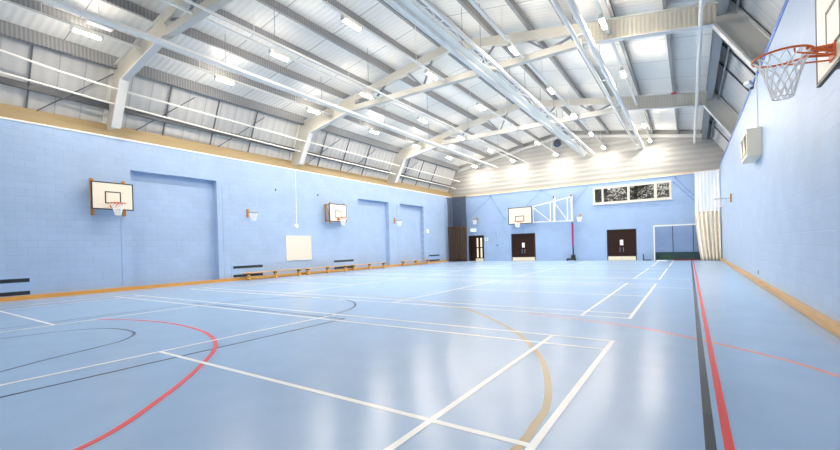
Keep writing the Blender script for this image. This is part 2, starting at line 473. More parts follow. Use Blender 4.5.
# gable rafter
q = MB()
for sg in (1, -1):
    X = (lambda x: x) if sg == 1 else (lambda x: 2*XC-x)
    q.prism([(X(1.6), roofz(1.6)-.2), (X(XC), roofz(XC)-.2), (X(XC), roofz(XC)-.02), (X(1.6), roofz(1.6)-.02)], 'Y', YF-.14, YF-.02)
tag(obj('gable_rafter', q, 'flange', None, (XC, YF-.1, 8.6)), 'white sloping steel rafter along the top of the far gable wall', 'rafter')

# purlins along the hall
PX = [-13.35, -11.9, -10.6, -9.3, -8.1, -6.95, -5.95, -4.8, -3.5, -2.37, -1.0, .33]
proto = None
for i, x in enumerate(PX):
    lab = 'grey steel roof purlin running down the hall, %s counted from the left' % ORD[i]
    zb = roofz(x)
    if proto is None:
        q = MB(); y0, y1 = YB, YF-.02
        q.box(x-.035, x+.035, y0, y1, zb-.0, zb+.25); q.box(x-.035, x+.06, y0, y1, zb-.012, zb)
        proto = tag(obj('purlin', q, 'purlin', None, (x, 10, zb)), lab, 'purlin', 'roof purlins')
        ref = (x, zb)
    else:
        c = proto.copy(); COL.objects.link(c); c.location = (x, 10, zb); c['label'] = lab
# eaves beams
for x, s, lab in ((1.60, 1, 'grey steel eaves beam above the right wall'),):
    q = MB(); z = 7.36
    q.box(x-.015, x+.015, YB, YF, z-.26, z+.22); q.box(x-.11, x+.11, YB, YF, z-.28, z-.26); q.box(x-.11, x+.11, YB, YF, z+.2, z+.22)
    q.box(x+s*.30-.02, x+s*.30+.02, YB, YF, z-.34, z+.1)
    tag(obj('eaves_beam', q, 'beam_paint', None, (x, 10, z)), lab, 'beam')
q = MB(); q.box(-14.76, -14.66, YB, YF-.02, 7.34, 7.70); q.box(-14.80, -14.62, YB, YF-.02, 7.32, 7.34)
tag(obj('eaves_beam', q, 'purlin', None, (-14.7, 10, 7.4)), 'deep grey eaves beam along the top of the left sloping lining', 'beam')
# mansard posts and bracing
n = 0
ys = [1.28, 5.05, 6.87, 8.6, 12.7, 14.4, 16.2, 20.3, 22.0, 23.8]
ph = ['just left of the nearest left column', 'first beyond the nearest left column', 'second beyond the nearest left column', 'third beyond the nearest left column',
      'first beyond the middle left column', 'second beyond the middle left column', 'third beyond the middle left column',
      'first beyond the farthest left column', 'second beyond the farthest left column', 'third beyond the farthest left column']
proto = None
for y, p in zip(ys, ph):
    lab = 'thin dark steel post on the sloping lining, '+p
    if proto is None:
        q = MB(); q.bar((-15.72, y, 5.66), (-14.90, y, 7.35), .04, .035, up=(1,0,0))
        proto = tag(obj('cladding_post', q, 'post_paint', None, (-15.6, y, 5.66)), lab, 'post', 'posts of the left sloping lining')
    else:
        c = proto.copy(); COL.objects.link(c); c.location.y = y; c['label'] = lab
proto = None
for k, (y, p) in enumerate(((4.15, 'just beyond the nearest left column'), (7.2, 'halfway between the nearest and middle left columns'), (11.9, 'just beyond the middle left column'), (14.9, 'halfway between the middle and farthest left columns'), (19.5, 'just beyond the farthest left column'), (1.5, 'left of the nearest left column'))):
    lab = 'thin brace rod on the left lining, '+p
    if proto is None:
        q = MB(); q.tube([(-15.66, y, 5.68), (-14.9, y+1.75, 7.2)], .018, 6)
        proto = tag(obj('brace_rod', q, 'post_paint', None, (-15.6, y, 5.66)), lab, 'brace', 'left brace rods')
    else:
        c = proto.copy(); COL.objects.link(c); c.location.y = y; c['label'] = lab
q = MB(); q.bar((-15.42, YB, 6.42), (-15.42, 3.3, 6.24), .04, .2); q.bar((-15.42, 3.3, 6.24), (-15.42, YF-.1, 6.1), .04, .2)
tag(obj('side_rail', q, 'dark_steel', None, (-15.4, 10, 6.2)), 'dark steel side rail behind the white pipe above the left wall', 'rail')
q = MB(); q.tube([(-15.0, YB, 6.72), (-15.0, .6, 6.38), (-15.0, 2.9, 6.25), (-15.0, 6.9, 6.13), (-15.0, 11, 6.06), (-15.0, YF-.1, 5.92)], .03, 10)
for y, z in ((3.3, 6.23), (11, 6.06), (18.7, 5.98)): q.bar((-15.0, y, z), (-15.2, y, z), .03, .03)
tag(obj('wall_pipe', q, 'white_steel', None, (-15.0, 10, 6.1)), 'thin white pipe running along the left eaves just above the tan fascia', 'pipe')
q = MB(); q.tube([(-14.62, YB, 7.1), (-14.62, .6, 6.84), (-14.62, 1.8, 6.7), (-14.62, 3.3, 6.62), (-14.62, 10.7, 6.5), (-14.62, YF-.1, 6.45)], .035, 8)
for y, z in ((3.3, 6.62), (11, 6.5), (18.7, 6.47)): q.bar((-14.62, y, z), (-14.5, y, z+.1), .04, .04)
tag(obj('cable_conduit', q, 'white_steel', None, (-14.62, 10, 6.7)), 'slim white cable conduit along the left columns, above the thin white pipe', 'conduit')
# right mansard rods
proto = None
rys = [12.2, 13.6, 15.2, 20.0, 21.8, 23.6]
for i, y in enumerate(rys):
    lab = 'dark rod on the right sloping lining, %s beyond the %s right column' % (ORD[i % 3], 'middle' if i < 3 else 'farthest')
    if proto is None:
        q = MB(); q.bar((2.90, y, 5.62), (1.76, y, 7.35), .05, .05, up=(1,0,0))
        proto = tag(obj('cladding_post', q, 'dark_steel', None, (2.5, y, 5.62)), lab, 'post', 'posts of the right sloping lining')
    else:
        c = proto.copy(); COL.objects.link(c); c.location.y = y; c['label'] = lab

# ------------------------------------------------------------------ suspended tracks
def hangers(T, xs, y_list, z0, r=.008):
    for y in y_list:
        for x in xs:
            q = MB(); q.tube([(x, y, z0), (x, y, roofz(x)+.1)], r, 5); obj('hanger', q, 'grey_steel', T)
T = thing('curtain_track', 'wide white curtain track with a wavy cable, ending left of the high window', 'curtain track', (-4.65, 10, 7.1), 'curtain tracks')
q = MB(); q.box(-5.05, -4.93, YB, 26.6, 7.04, 7.16); q.box(-5.08, -5.05, YB, 26.6, 7.02, 7.2); obj('rail', q, 'white_steel', T)
q = MB(); q.box(-4.42, -4.34, YB, 26.6, 7.06, 7.16); obj('rail', q, 'white_steel', T)
q = MB(); q.box(-4.93, -4.72, YB, 26.6, 7.15, 7.17); obj('tray', q, 'white_steel', T)
for y in range(-2, 27, 3):
    q = MB(); q.box(-5.0, -4.35, y-.02, y+.02, 7.165, 7.19); obj('cross_bar', q, 'white_steel', T)
pts = [(-4.57+.07*math.sin(i*.9), YB+.1+i*.22, 7.13+.05*math.sin(i*1.37)) for i in range(143)]
q = MB(); q.tube(pts, .014, 6); obj('cable', q, 'white_steel', T)
hangers(T, (-4.99, -4.38), (5, 9, 13, 17, 21, 25), 7.18)
T = thing('curtain_track', 'pair of white round tubes under the right roof slope, ending above the high window', 'curtain track', (-1.7, 10, 7.1), 'curtain tracks')
q = MB(); q.tube([(-1.85, YB, 7.12), (-1.85, 26.6, 7.12)], .06, 12); obj('rail', q, 'white_steel', T)
q = MB(); q.tube([(-1.52, YB, 7.1), (-1.52, 26.6, 7.1)], .085, 12); obj('rail', q, 'white_steel', T)
for y in range(-2, 27, 4):
    q = MB(); q.box(-1.9, -1.45, y-.03, y+.03, 7.18, 7.21); obj('cross_bar', q, 'white_steel', T)
hangers(T, (-1.7,), (9, 13, 17, 21, 25), 7.18)
T = thing('curtain_track', 'white curtain track under the left roof slope, crossing the nearest frame', 'curtain track', (-11.3, 10, 7.1), 'curtain tracks')
q = MB(); q.box(-11.42, -11.18, YB, 26.6, 7.06, 7.14); obj('rail', q, 'white_steel', T)
hangers(T, (-11.3,), (1, 5, 9, 13, 17, 21, 25), 7.12)
T = thing('curtain_track', 'thin white curtain wire rail left of the ridge lights', 'curtain track', (-8.85, 10, 7.1), 'curtain tracks')
q = MB(); q.box(-8.88, -8.83, YB, 26.6, 7.08, 7.13); obj('rail', q, 'white_steel', T)
hangers(T, (-8.85,), (5, 9, 13, 17, 21, 25), 7.12)
q = MB(); q.tube([(1.14, YB, 6.95), (1.14, 26.75, 6.95)], .055, 12)
for y in (11, 18.7): q.bar((1.14, y, 6.95), (1.14, y, 6.98), .03, .03)
tag(obj('sprinkler_pipe', q, 'white_steel', None, (1.14, 10, 6.95)), 'single white pipe along the right side of the roof, nearest the right wall', 'pipe')

# ------------------------------------------------------------------ lights
ROWS = [(-12.85, 'in the row nearest the left wall', 0), (-9.8, 'in the second row from the left wall', 1), (-6.73, 'in the middle row under the ridge', 1),
        (-3.7, 'in the fourth row from the left wall', 2), (-1.1, 'in the row nearest the right wall', 2)]
LY = [1.93, 5.87, 9.95, 14.05, 17.95, 21.95, 25.9]
ZL = 7.3
proto = None
for x, rn, k0 in ROWS:
    q = MB(); q.box(x-.04, x+.04, YB, YF-.05, ZL+.10, ZL+.15)
    for y in range(1, 27, 4): q.tube([(x, y, ZL+.15), (x, y, roofz(x)+.12)], .008, 5)
    tag(obj('lighting_trunking', q, 'white_steel', None, (x, 10, ZL+.12)), 'slim white trunking carrying the lamps '+rn, 'trunking', 'lighting trunking')
    vis = LY[k0:]
    if x == -1.1: vis = [y for y in vis if y != 17.95]
    for j, y in enumerate(vis):
        pos = 'nearest the camera' if j == 0 else ('farthest, by the gable' if j == len(vis)-1 else ORD[j]+' from the camera')
        lab = 'lit white ceiling lamp %s, %s' % (rn, pos)
        if proto is None:
            T = thing('ceiling_light', lab, 'ceiling light', (x, y, ZL), 'ceiling lamps')
            q = MB(); q.box(x-.05, x+.05, y-.36, y+.36, ZL+.004, ZL+.10); obj('housing', q, 'white_steel', T)
            q = MB(); q.box(x-.055, x+.055, y-.30, y+.30, ZL-.02, ZL+.004); obj('diffuser', q, 'led', T, bevel=.012)
            for s in (-1, 1):
                q = MB(); q.box(x-.057, x+.057, y+s*.30, y+s*.36, ZL-.032, ZL+.04); obj('end_cap', q, 'plastic', T)
            proto = T
        else:
            dup(proto, (x, y, ZL), lab)
# floodlight-like extra plate beside the nearest left lamp
q = MB(); q.box(-12.32, -12.12, 1.75, 2.3, 7.34, 7.42); q.tube([(-12.22, 2.0, 7.42), (-12.22, 2.0, roofz(-12.22)+.1)], .01, 6)
tag(obj('emergency_light', q, 'plastic', None, (-12.2, 2, 7.4)), 'small unlit white emergency light beside the nearest left lamp', 'emergency light')
# globe hung under the roof
T = thing('globe_speaker', 'dark glossy round globe hanging beside the wide curtain track', 'speaker', (-5.3, 21, 6.86))
q = MB(); q.sphere((-5.3, 21, 6.86), .23); obj('globe', q, 'globe', T)
q = MB(); q.tube([(-5.3, 21, 7.06), (-5.3, 21, roofz(-5.3)+.1)], .012, 6); obj('hanging_rod', q, 'grey_steel', T)

# ------------------------------------------------------------------ basketball goals
def ringpts(c, rad, n=28): return [(c[0]+rad*math.cos(2*math.pi*i/n), c[1]+rad*math.sin(2*math.pi*i/n), c[2]) for i in range(n)]
def net_mb(c, rt_, rb, h, cord, n=12, rows=5):
    q = MB()
    for s in (1, -1):
        for k in range(n):
            pts = []
            for i in range(rows*3+1):
                t = i/(rows*3); rad = rt_*(1-t)**.0*(1-t)+rb*t if False else rt_+(rb-rt_)*(t**.6)
                a = 2*math.pi*(k/n)+s*t*math.pi*rows/n
                pts.append((c[0]+rad*math.cos(a), c[1]+rad*math.sin(a), c[2]-h*t))
            q.tube(pts, cord, 4)
    q.tube(ringpts((c[0], c[1], c[2]-h), rb, 16), cord, 4, closed=True)
    return q
def backboard(label, origin, nrm, lat, bw, bh, off, rim_r, rim_up, detail=True, target=(.45, .40), legs='std', group='wall backboards'):
    """origin: point on the wall under the board centre at the board's bottom edge height; nrm out of wall, lat sideways"""
    O, N, L = Vector(origin), Vector(nrm), Vector(lat); U = Vector((0,0,1))
    T = thing('basketball_backboard', label, 'basketball backboard', O, group)
    def P(a, b_, c): return O+L*a+N*b_+U*c
    def bx(mb, a0, a1, b0, b1, c0, c1, m=0):
        p, q = P(a0, b0, c0), P(a1, b1, c1); mb.box(p.x, q.x, p.y, q.y, p.z, q.z, m)
    q = MB(); e = .035
    bx(q, -bw/2+e, bw/2-e, off-.025, off, e, bh-e, 0)
    for a0, a1, c0, c1 in ((-bw/2, bw/2, 0, e), (-bw/2, bw/2, bh-e, bh), (-bw/2, -bw/2+e, e, bh-e), (bw/2-e, bw/2, e, bh-e)):
        bx(q, a0, a1, off-.03, off+.004, c0, c1, 1)
    tw, th = target; t0 = .2; lw = .035
    for a0, a1, c0, c1 in ((-tw/2, tw/2, t0, t0+lw), (-tw/2, tw/2, t0+th-lw, t0+th), (-tw/2, -tw/2+lw, t0, t0+th), (tw/2-lw, tw/2, t0, t0+th)):
        bx(q, a0, a1, off, off+.003, c0, c1, 1)
    obj('board', q, ['board_white', 'board_black'], T)
    if legs == 'std':
        for a in (-bw/2+.14, bw/2-.14):
            q = MB(); bx(q, a-.045, a+.045, 0, .05, -.17, bh+.13); bx(q, a-.04, a+.04, .05, off-.03, .12, .2); bx(q, a-.04, a+.04, .05, off-.03, bh-.2, bh-.12)
            obj('mounting_post', q, 'bracket_wood', T)
    elif legs == 'deep':
        for a in (-bw/2+.1, bw/2-.1):
            q = MB(); bx(q, a-.035, a+.035, 0, .04, .0, bh)
            bx(q, a-.04, a+.04, off-.09, off-.03, -.12, bh+.06)
            for c in (0.05, bh-.05): q.bar(P(a, .05, c), P(a, off-.06, c), .05, .05)
            q.bar(P(a, .05, bh), P(a, off-.06, 0.1), .04, .04)
            obj('mounting_post', q, 'bracket_wood', T)
    rc = P(0, off+.13+rim_r, rim_up)
    q = MB(); q.tube(ringpts(rc, rim_r, 36), .0105 if detail else .016, 8, closed=True)
    H = obj('hoop', q, 'hoop', T)
    q = MB(); bx(q, -.09, .09, off, off+.012, rim_up-.12, rim_up+.02); bx(q, -.06, .06, off, off+.15, rim_up-.008, rim_up+.008)
    q.bar(P(0.05, off+.01, rim_up-.06), P(.11, off+.2, rim_up-.002), .012, .02); q.bar(P(-.05, off+.01, rim_up-.06), P(-.11, off+.2, rim_up-.002), .012, .02)
    for a in (-1, 1):
        q.tube([P(a*.07, off+.01, rim_up-.10), P(a*.16, off+.13+rim_r*.7, rim_up-.035), P(a*.17, off+.13+rim_r*.72, rim_up)], .008, 6)
    obj('hoop_bracket', q, 'hoop', T)
    nn = net_mb((rc.x, rc.y, rc.z-.005), rim_r, rim_r*.36, .38, .006 if detail else .008)
    obj('net', nn, 'net_cord', H)
    return T
backboard('basketball backboard on the left wall with orange timber mounts, beside the first recess', (XL, 3.16, 2.72), (1,0,0), (0,1,0), 1.17, .9, .4, .215, .19, detail=False)
backboard('basketball backboard on the left wall standing far off on a deep frame, above the benches', (XL, 13.42, 2.71), (1,0,0), (0,1,0), 1.27, .95, .42, .215, .19, detail=False, legs='deep')
backboard('basketball backboard on the right wall, cut by the right edge of the photo', (XR, 2.80, 2.73), (-1,0,0), (0,1,0), 1.15, .92, .42, .22, .2, detail=True)

# swing-out unit on far wall
bx0, bx1 = -10.33, -8.55
T = thing('basketball_backboard', 'basketball backboard on the far wall held by a white swing frame', 'basketball backboard', (-8, 26.3, 2.7), 'wall backboards')
q = MB(); y = 26.2
q.box(bx0+.05, bx1-.05, y, y+.03, 2.75, 3.87, 0)
for a in ((bx0, bx1, 2.70, 2.75), (bx0, bx1, 3.87, 3.92), (bx0, bx0+.05, 2.75, 3.87), (bx1-.05, bx1, 2.75, 3.87)): q.box(a[0], a[1], y-.005, y+.035, a[2], a[3], 1)
tx = (bx0+bx1)/2-.02
for a in ((tx-.33, tx+.33, 2.88, 2.93), (tx-.33, tx+.33, 3.25, 3.3), (tx-.33, tx-.28, 2.93, 3.25), (tx+.28, tx+.33, 2.93, 3.25)): q.box(a[0], a[1], y-.003, y, a[2], a[3], 1)
obj('board', q, ['board_white', 'board_black'], T)
q = MB(); rc = (tx-.05, y-.36, 2.86); q.tube(ringpts(rc, .22, 24), .018, 6, closed=True); q.box(rc[0]-.08, rc[0]+.08, y-.15, y, 2.78, 2.88)
H = obj('hoop', q, 'hoop', T); obj('net', net_mb(rc, .22, .12, .38, .01, 10, 4), 'net_cord', H)
q = MB(); yy = y+.12
q.tube([(bx1, yy, 3.9), (-5.88, yy+.1, 4.38)], .03, 8); q.tube([(bx1, yy, 2.78), (-5.88, yy+.1, 2.74)], .03, 8)
q.tube([(bx1+.05, yy, 2.75), (bx1+.05, yy, 3.95)], .03, 8)
q.tube([(-7.28, yy, 2.76), (-7.28, yy, 4.12)], .03, 8); q.tube([(-7.0, yy, 2.76), (-7.0, yy, 4.17)], .03, 8)
q.tube([(-6.15, yy+.1, 2.75), (-6.15, yy+.1, 4.33)], .03, 8)
q.tube([(bx1, yy, 3.88), (-7.3, yy, 2.8)], .025, 8); q.tube([(-7.0, yy, 4.1), (-6.15, yy, 2.8)], .025, 8)
obj('swing_frame', q, 'white_steel', T)
q = MB()
for x in (-7.08, -5.9):
    q = MB(); q.box(x-.035, x+.035, 26.5, YF, 2.7, 4.55); q.box(x-.03, x+.03, 26.36, 26.5, 2.74, 2.82); q.box(x-.03, x+.03, 26.36, 26.5, 4.1, 4.18)
    o_ = obj('wall_post', q, 'plastic', T)
    q = MB(); q.box(x-.04, x+.04, 26.47, 26.5, 4.38, 4.55); obj('end_cap', q, 'maroon', o_)

# netball hoops without boards
def netball(label, c, nrm, lat):
    C, N, L = Vector(c), Vector(nrm), Vector(lat)
    T = thing('netball_hoop', label, 'netball hoop', C, 'netball hoops')
    q = MB(); p, p2 = C-L*.05+Vector((0,0,-.18)), C+L*.05+N*.06+Vector((0,0,.18))
    q.box(p.x, p2.x, p.y, p2.y, p.z, p2.z); obj('wall_plate', q, 'bracket_wood', T)
    rc = C+N*.42
    q = MB(); q.tube(ringpts(rc, .19, 24), .011, 6, closed=True); q.bar(C+N*.05, C+N*.24, .03, .02)
    H = obj('hoop', q, 'grey_steel', T)
    obj('net', net_mb(rc, .19, .1, .34, .007, 9, 4), 'net_cord', H)
netball('netball hoop on the left wall, between the first recess and the white panel', (XL, 8.3, 2.92), (1,0,0), (0,1,0))
netball('netball hoop on the left wall, on the pier between the two far recesses', (XL, 18.95, 3.0), (1,0,0), (0,1,0))
netball('netball hoop on the right wall near the white curtain', (XR, 19.4, 2.95), (-1,0,0), (0,1,0))
netball('netball hoop on the far wall beside the dark curtain', (-13.2, YF, 3.25), (0,-1,0), (1,0,0))
netball('netball hoop on the far wall right of the swing frame', (-5.4, YF, 3.0), (0,-1,0), (1,0,0))

# ------------------------------------------------------------------ left wall fittings
T = thing('wall_panel', 'large blank cream white panel fixed low on the left wall', 'wall panel', (XL, 11.03, .77))
q = MB(); q.box(XL, XL+.04, 10.3, 11.78, .77, 1.95); obj('panel', q, 'whiteboard', T, bevel=.006)
q = MB(); q.box(XL, XL+.05, 10.27, 11.81, .74, .77); q.box(XL, XL+.05, 10.27, 10.3, .77, 1.96); q.box(XL, XL+.05, 11.78, 11.81, .77, 1.96); obj('edge_trim', q, 'plastic', T)
VENTS = [(-1.2, 1.15, 'beside the left edge of the photo'), (7.53, 8.96, 'behind the nearest bench'), (13.4, 14.95, 'above the gap between two benches'), (23.1, 24.6, 'nearest the dark curtain')]
for a, b_, p in VENTS:
    T = thing('air_vent', 'low two-slot air vent on the left wall, '+p, 'air vent', (XL, (a+b_)/2, .1), 'wall air vents')
    q = MB(); q.box(XL, XL+.015, a-.08, b_+.08, .12, .68); obj('vent_panel', q, 'vent_panel', T)
    for z0 in (.14, .51):
        q = MB(); q.box(XL+.014, XL+.02, a, b_, z0, z0+.11)
        for k in range(3): q.box(XL+.018, XL+.028, a, b_, z0+.015+k*.035, z0+.02+k*.035)
        obj('slot', q, 'slot', T)
T = thing('alarm_sounder', 'round white sounder on the left wall above the white panel', 'alarm', (XL, 9.35, 2.42))
def disc(c, rad, h, n=20):
    q = MB(); q.tube([(c[0], c[1], c[2]), (c[0]+h*.6, c[1], c[2]), (c[0]+h, c[1], c[2])], [rad, rad, rad*.6], n); return q
zs = 2.41
T.location = (XL, 10.91, zs)
obj('dome', disc((XL, 10.91, zs), .11, .1), 'plastic', T)
q = MB(); q.box(XL, XL+.02, 10.94, 10.965, zs+.1, 5.18); obj('conduit', q, 'plastic', T)
T = thing('alarm_sounder', 'small white alarm box on the left wall beyond the last recess', 'alarm', (XL, 22.92, 2.4))
q = MB(); q.box(XL, XL+.08, 22.78, 23.06, 2.24, 2.54); obj('box', q, 'plastic', T, bevel=.02)
for y, z, p in ((12.38, 4.1, 'beside the deep framed backboard'), (9.78, 4.1, 'left of the sounder conduit')):
    q = MB(); q.box(XL, XL+.03, y-.025, y+.025, z-.06, z+.06); q.box(XL+.03, XL+.06, y-.015, y+.015, z-.04, z+.01)
    tag(obj('wall_hook', q, 'grey_steel', None, (XL, y, z), bevel=.005), 'small grey hook plate high on the left wall, '+p, 'hook')
for y, z1, p in ((3.5, 2.5, 'under the nearest left backboard'), (7.15, 4.1, 'right of the first recess'), (19.25, 4.1, 'on the pier between the far recesses')):
    q = MB(); q.tube([(XL+.007, y, .13), (XL+.007, y, z1)], .007, 6)
    tag(obj('conduit', q, 'vent_panel', None, (XL, y, .13)), 'thin blue painted conduit on the left wall, '+p, 'conduit')

# benches
def bench(y0, y1, label):
    T = thing('gym_bench', label, 'bench', (XL+.38, (y0+y1)/2, 0), 'low gym benches')
    x = XL+.38
    q = MB(); q.box(x-.13, x+.13, y0, y1, .29, .325); obj('seat', q, 'bench', T, bevel=.008)
    q = MB(); q.box(x-.04, x+.04, y0+.12, y1-.12, .05, .13); obj('lower_beam', q, 'bench', T)
    ym = (y0+y1)/2; d = (y1-y0)/2-.22
    for yy in (ym-d, ym, ym+d):
        q = MB(); q.prism([(x-.12, .0), (x+.12, 0), (x+.12, .04), (x+.06, .07), (x+.06, .29), (x-.06, .29), (x-.06, .07), (x-.12, .04)], 'Y', yy-.05, yy+.05)
        L_ = obj('leg', q, 'bench', T, bevel=.006)
        q = MB(); q.box(x-.07, x+.07, yy-.06, yy+.06, .235, .288); obj('bracket', q, 'black', L_)
    return T
B = [(7.78, 10.92, 'low varnished gym bench along the left wall, nearest the camera'), (11.02, 14.1, 'low varnished gym bench along the left wall, second from the camera'),
     (14.35, 17.45, 'low varnished gym bench in front of the middle recess, third from the camera'), (19.1, 22.5, 'low varnished gym bench in front of the far recess, farthest from the camera')]
for b_ in B: bench(*b_)
T = thing('storage_tub', 'small pale yellow tub under the far bench', 'tub', (XL+.2, 21.2, 0))
q = MB(); q.prism([(XL+.1, 0.0), (XL+.2, 0), (XL+.23, .25), (XL+.1, .25)], 'Y', 20.95, 21.6); obj('body', q, 'cream', T, bevel=.01)
q = MB(); q.box(XL+.1, XL+.235, 20.94, 21.61, .25, .265); obj('lid', q, 'paper', T)

# ------------------------------------------------------------------ far wall fittings
for n_, (a, b_) in enumerate(DOORS):
    D = struct_empty('door_%d' % (n_+2), ((a+b_)/2, YF, 0))
    m_ = (a+b_)/2
    q = MB(); q.box(a, a+.06, YF+.02, YF+.16, 0, 2.03); q.box(b_-.06, b_, YF+.02, YF+.16, 0, 2.03); q.box(a+.06, b_-.06, YF+.02, YF+.16, 1.98, 2.03); obj('frame', q, 'door_frame', D)
    for s, (c, d) in enumerate(((a+.06, m_-.006), (m_+.006, b_-.06))):
        q = MB(); q.box(c, d, YF+.05, YF+.1, .01, 1.98); LF = obj('leaf', q, 'door', D)
        q = MB(); q.box(c, d, YF+.035, YF+.05, .01, .26); obj('kick_plate', q, 'cream', LF)
        h = m_+(-.1 if s == 0 else .1)
        q = MB(); q.box(h-.02, h+.02, YF+.042, YF+.05, .55, .85); q.tube([(h, YF+.045, .6), (h, YF+.015, .6), (h, YF+.015, .8), (h, YF+.045, .8)], .008, 6); obj('pull_handle', q, 'grey_steel', LF)
    q = MB(); q.box(m_-.1, m_+.1, YF+.036, YF+.05, .98, 1.34)
    nb = obj('notice', q, 'paper', D); nb['label'] = 'small white notice at handle height'
    q = MB(); q.box(a, b_, YF+.1, YF+.12, 0, 2.03); obj('backing', q, 'door_frame', D)
# left door with narrow lit panes
a, b_ = OPEN
D = struct_empty('door_1', ((a+b_)/2, YF, 0))
q = MB(); q.box(a, a+.12, YF-.01, YF+.14, 0, 2.03); q.box(b_-.06, b_, YF-.01, YF+.14, 0, 2.03); q.box(a+.12, b_-.06, YF-.01, YF+.14, 1.95, 2.03); obj('frame', q, 'door_frame', D)
q = MB(); q.box(a+.12, -13.42, YF+.05, YF+.1, .01, 1.95); obj('leaf', q, 'door', D)
q = MB()
lx0, lx1 = -13.41, -12.72
px = [(-13.30, -13.17), (-12.98, -12.84)]
xs = [lx0, px[0][0], px[0][1], px[1][0], px[1][1], lx1]
for i in range(0, 6, 2): q.box(xs[i], xs[i+1], YF+.03, YF+.08, .01, 1.95)
for p in px:
    for z0, z1 in ((.01, .28), (1.0, 1.1), (1.82, 1.95)): q.box(p[0], p[1], YF+.03, YF+.08, z0, z1)
LF = obj('leaf', q, 'door', D)
for p in px:
    for z0, z1 in ((.28, 1.0), (1.1, 1.82)):
        q = MB(); q.box(p[0], p[1], YF+.05, YF+.06, z0, z1); obj('pane', q, 'pane_lit', LF)
q = MB(); q.box(lx0, lx1, YF+.02, YF+.03, .01, .2); obj('kick_plate', q, 'cream', LF)
q = MB(); q.box(a, b_, YF+.14, YF+.16, 0, 2.03); obj('backing', q, 'door_frame', D)
# exit sign
T = thing('exit_sign', 'small lit pale green exit sign over the glazed brown door', 'sign', (-13.5, YF, 2.35))
q = MB(); q.box(-13.78, -13.30, YF-.06, YF, 2.33, 2.57); obj('box', q, 'plastic', T, bevel=.01)
q = MB(); q.box(-13.75, -13.33, YF-.066, YF-.06, 2.355, 2.545); obj('face', q, 'sign', T)
q = MB(); q.box(-13.55, -13.53, YF-.069, YF-.066, 2.39, 2.5); q.prism([(-13.60, 2.43), (-13.54, 2.37), (-13.48, 2.43)], 'Y', YF-.069, YF-.066); obj('arrow', q, 'sign_green', T)
q = MB(); q.box(-12.56, -12.30, YF-.01, YF, 1.55, 1.8); q.box(-12.52, -12.34, YF-.012, YF-.01, 1.68, 1.72, 1)
tag(obj('notice', q, ['paper', 'sign_green'], None, (-12.4, YF, 1.6)), 'small white notice on the far wall right of the glazed door', 'notice')
T = thing('light_switch', 'light switch at the end of a conduit on the far wall between two doors', 'switch', (-11.5, YF, 1.2))
q = MB(); q.box(-11.58, -11.44, YF-.05, YF, 1.12, 1.28); obj('plate', q, 'grey_steel', T, bevel=.01)
q = MB(); q.tube([(-11.51, YF-.015, 1.28), (-11.51, YF-.015, 2.3), (-13.25, YF-.015, 2.32)], .014, 6); obj('conduit', q, 'vent_panel', T)
for x0, z0, x1, z1, p in ((.15, 5.02, 1.3, 3.55, 'upper of two left of the white curtain'), (.05, 4.75, 1.25, 3.35, 'lower of two left of the white curtain'),
                          (-12.0, 5.1, -10.9, 3.2, 'left of the far backboard'), (-12.0, 5.0, -14.0, 3.4, 'running down to the dark curtain'),
                          (-8.1, 5.1, -9.1, 4.1, 'above the far backboard'), (-8.05, 5.1, -7.1, 4.35, 'above the swing frame'), (-4.95, 5.0, -5.8, 4.0, 'left of the high window')):
    q = MB(); q.tube([(x0, YF-.03, z0), (x1, YF-.03, z1)], .012, 6); q.box(x0-.03, x0+.03, YF-.06, YF, z0-.04, z0+.04); q.box(x1-.03, x1+.03, YF-.05, YF, z1-.03, z1+.03)
    dk = 'deep_blue' if x0 > 0 else 'cable'
    tag(obj('stay_cable', q, dk, None, (x0, YF, z0)), 'thin slanting cable on the far wall, '+p, 'cable')

# window_1
W = struct_empty('window_1', ((WIN[0]+WIN[1])/2, YF, WIN[2]))
q = MB(); x0, x1, z0, z1 = WIN; e = .11
yA, yB = YF-.03, YF+.12
q.box(x0, x1, yA, yB, z0, z0+e); q.box(x0, x1, yA, yB, z1-e, z1); 
for c in (x0, x1-e): q.box(c, c+e, yA, yB, z0+e, z1-e)
for c, w_ in ((-3.98, .1), (-2.43, .13), (-.93, .14)): q.box(c-w_/2, c+w_/2, yA+.01, yB, z0+e, z1-e)
q.box(x0-.03, x1+.03, YF-.08, YF, z0-.05, z0)
obj('frame', q, 'window_paint', W)
edges = [x0+e, -4.03, -3.93, -2.495, -2.365, -1.0, -.86, x1-e]
for i in range(0, 8, 2):
    q = MB(); q.box(edges[i], edges[i+1], YF+.05, YF+.06, z0+e, z1-e); obj('pane', q, 'glass', W)
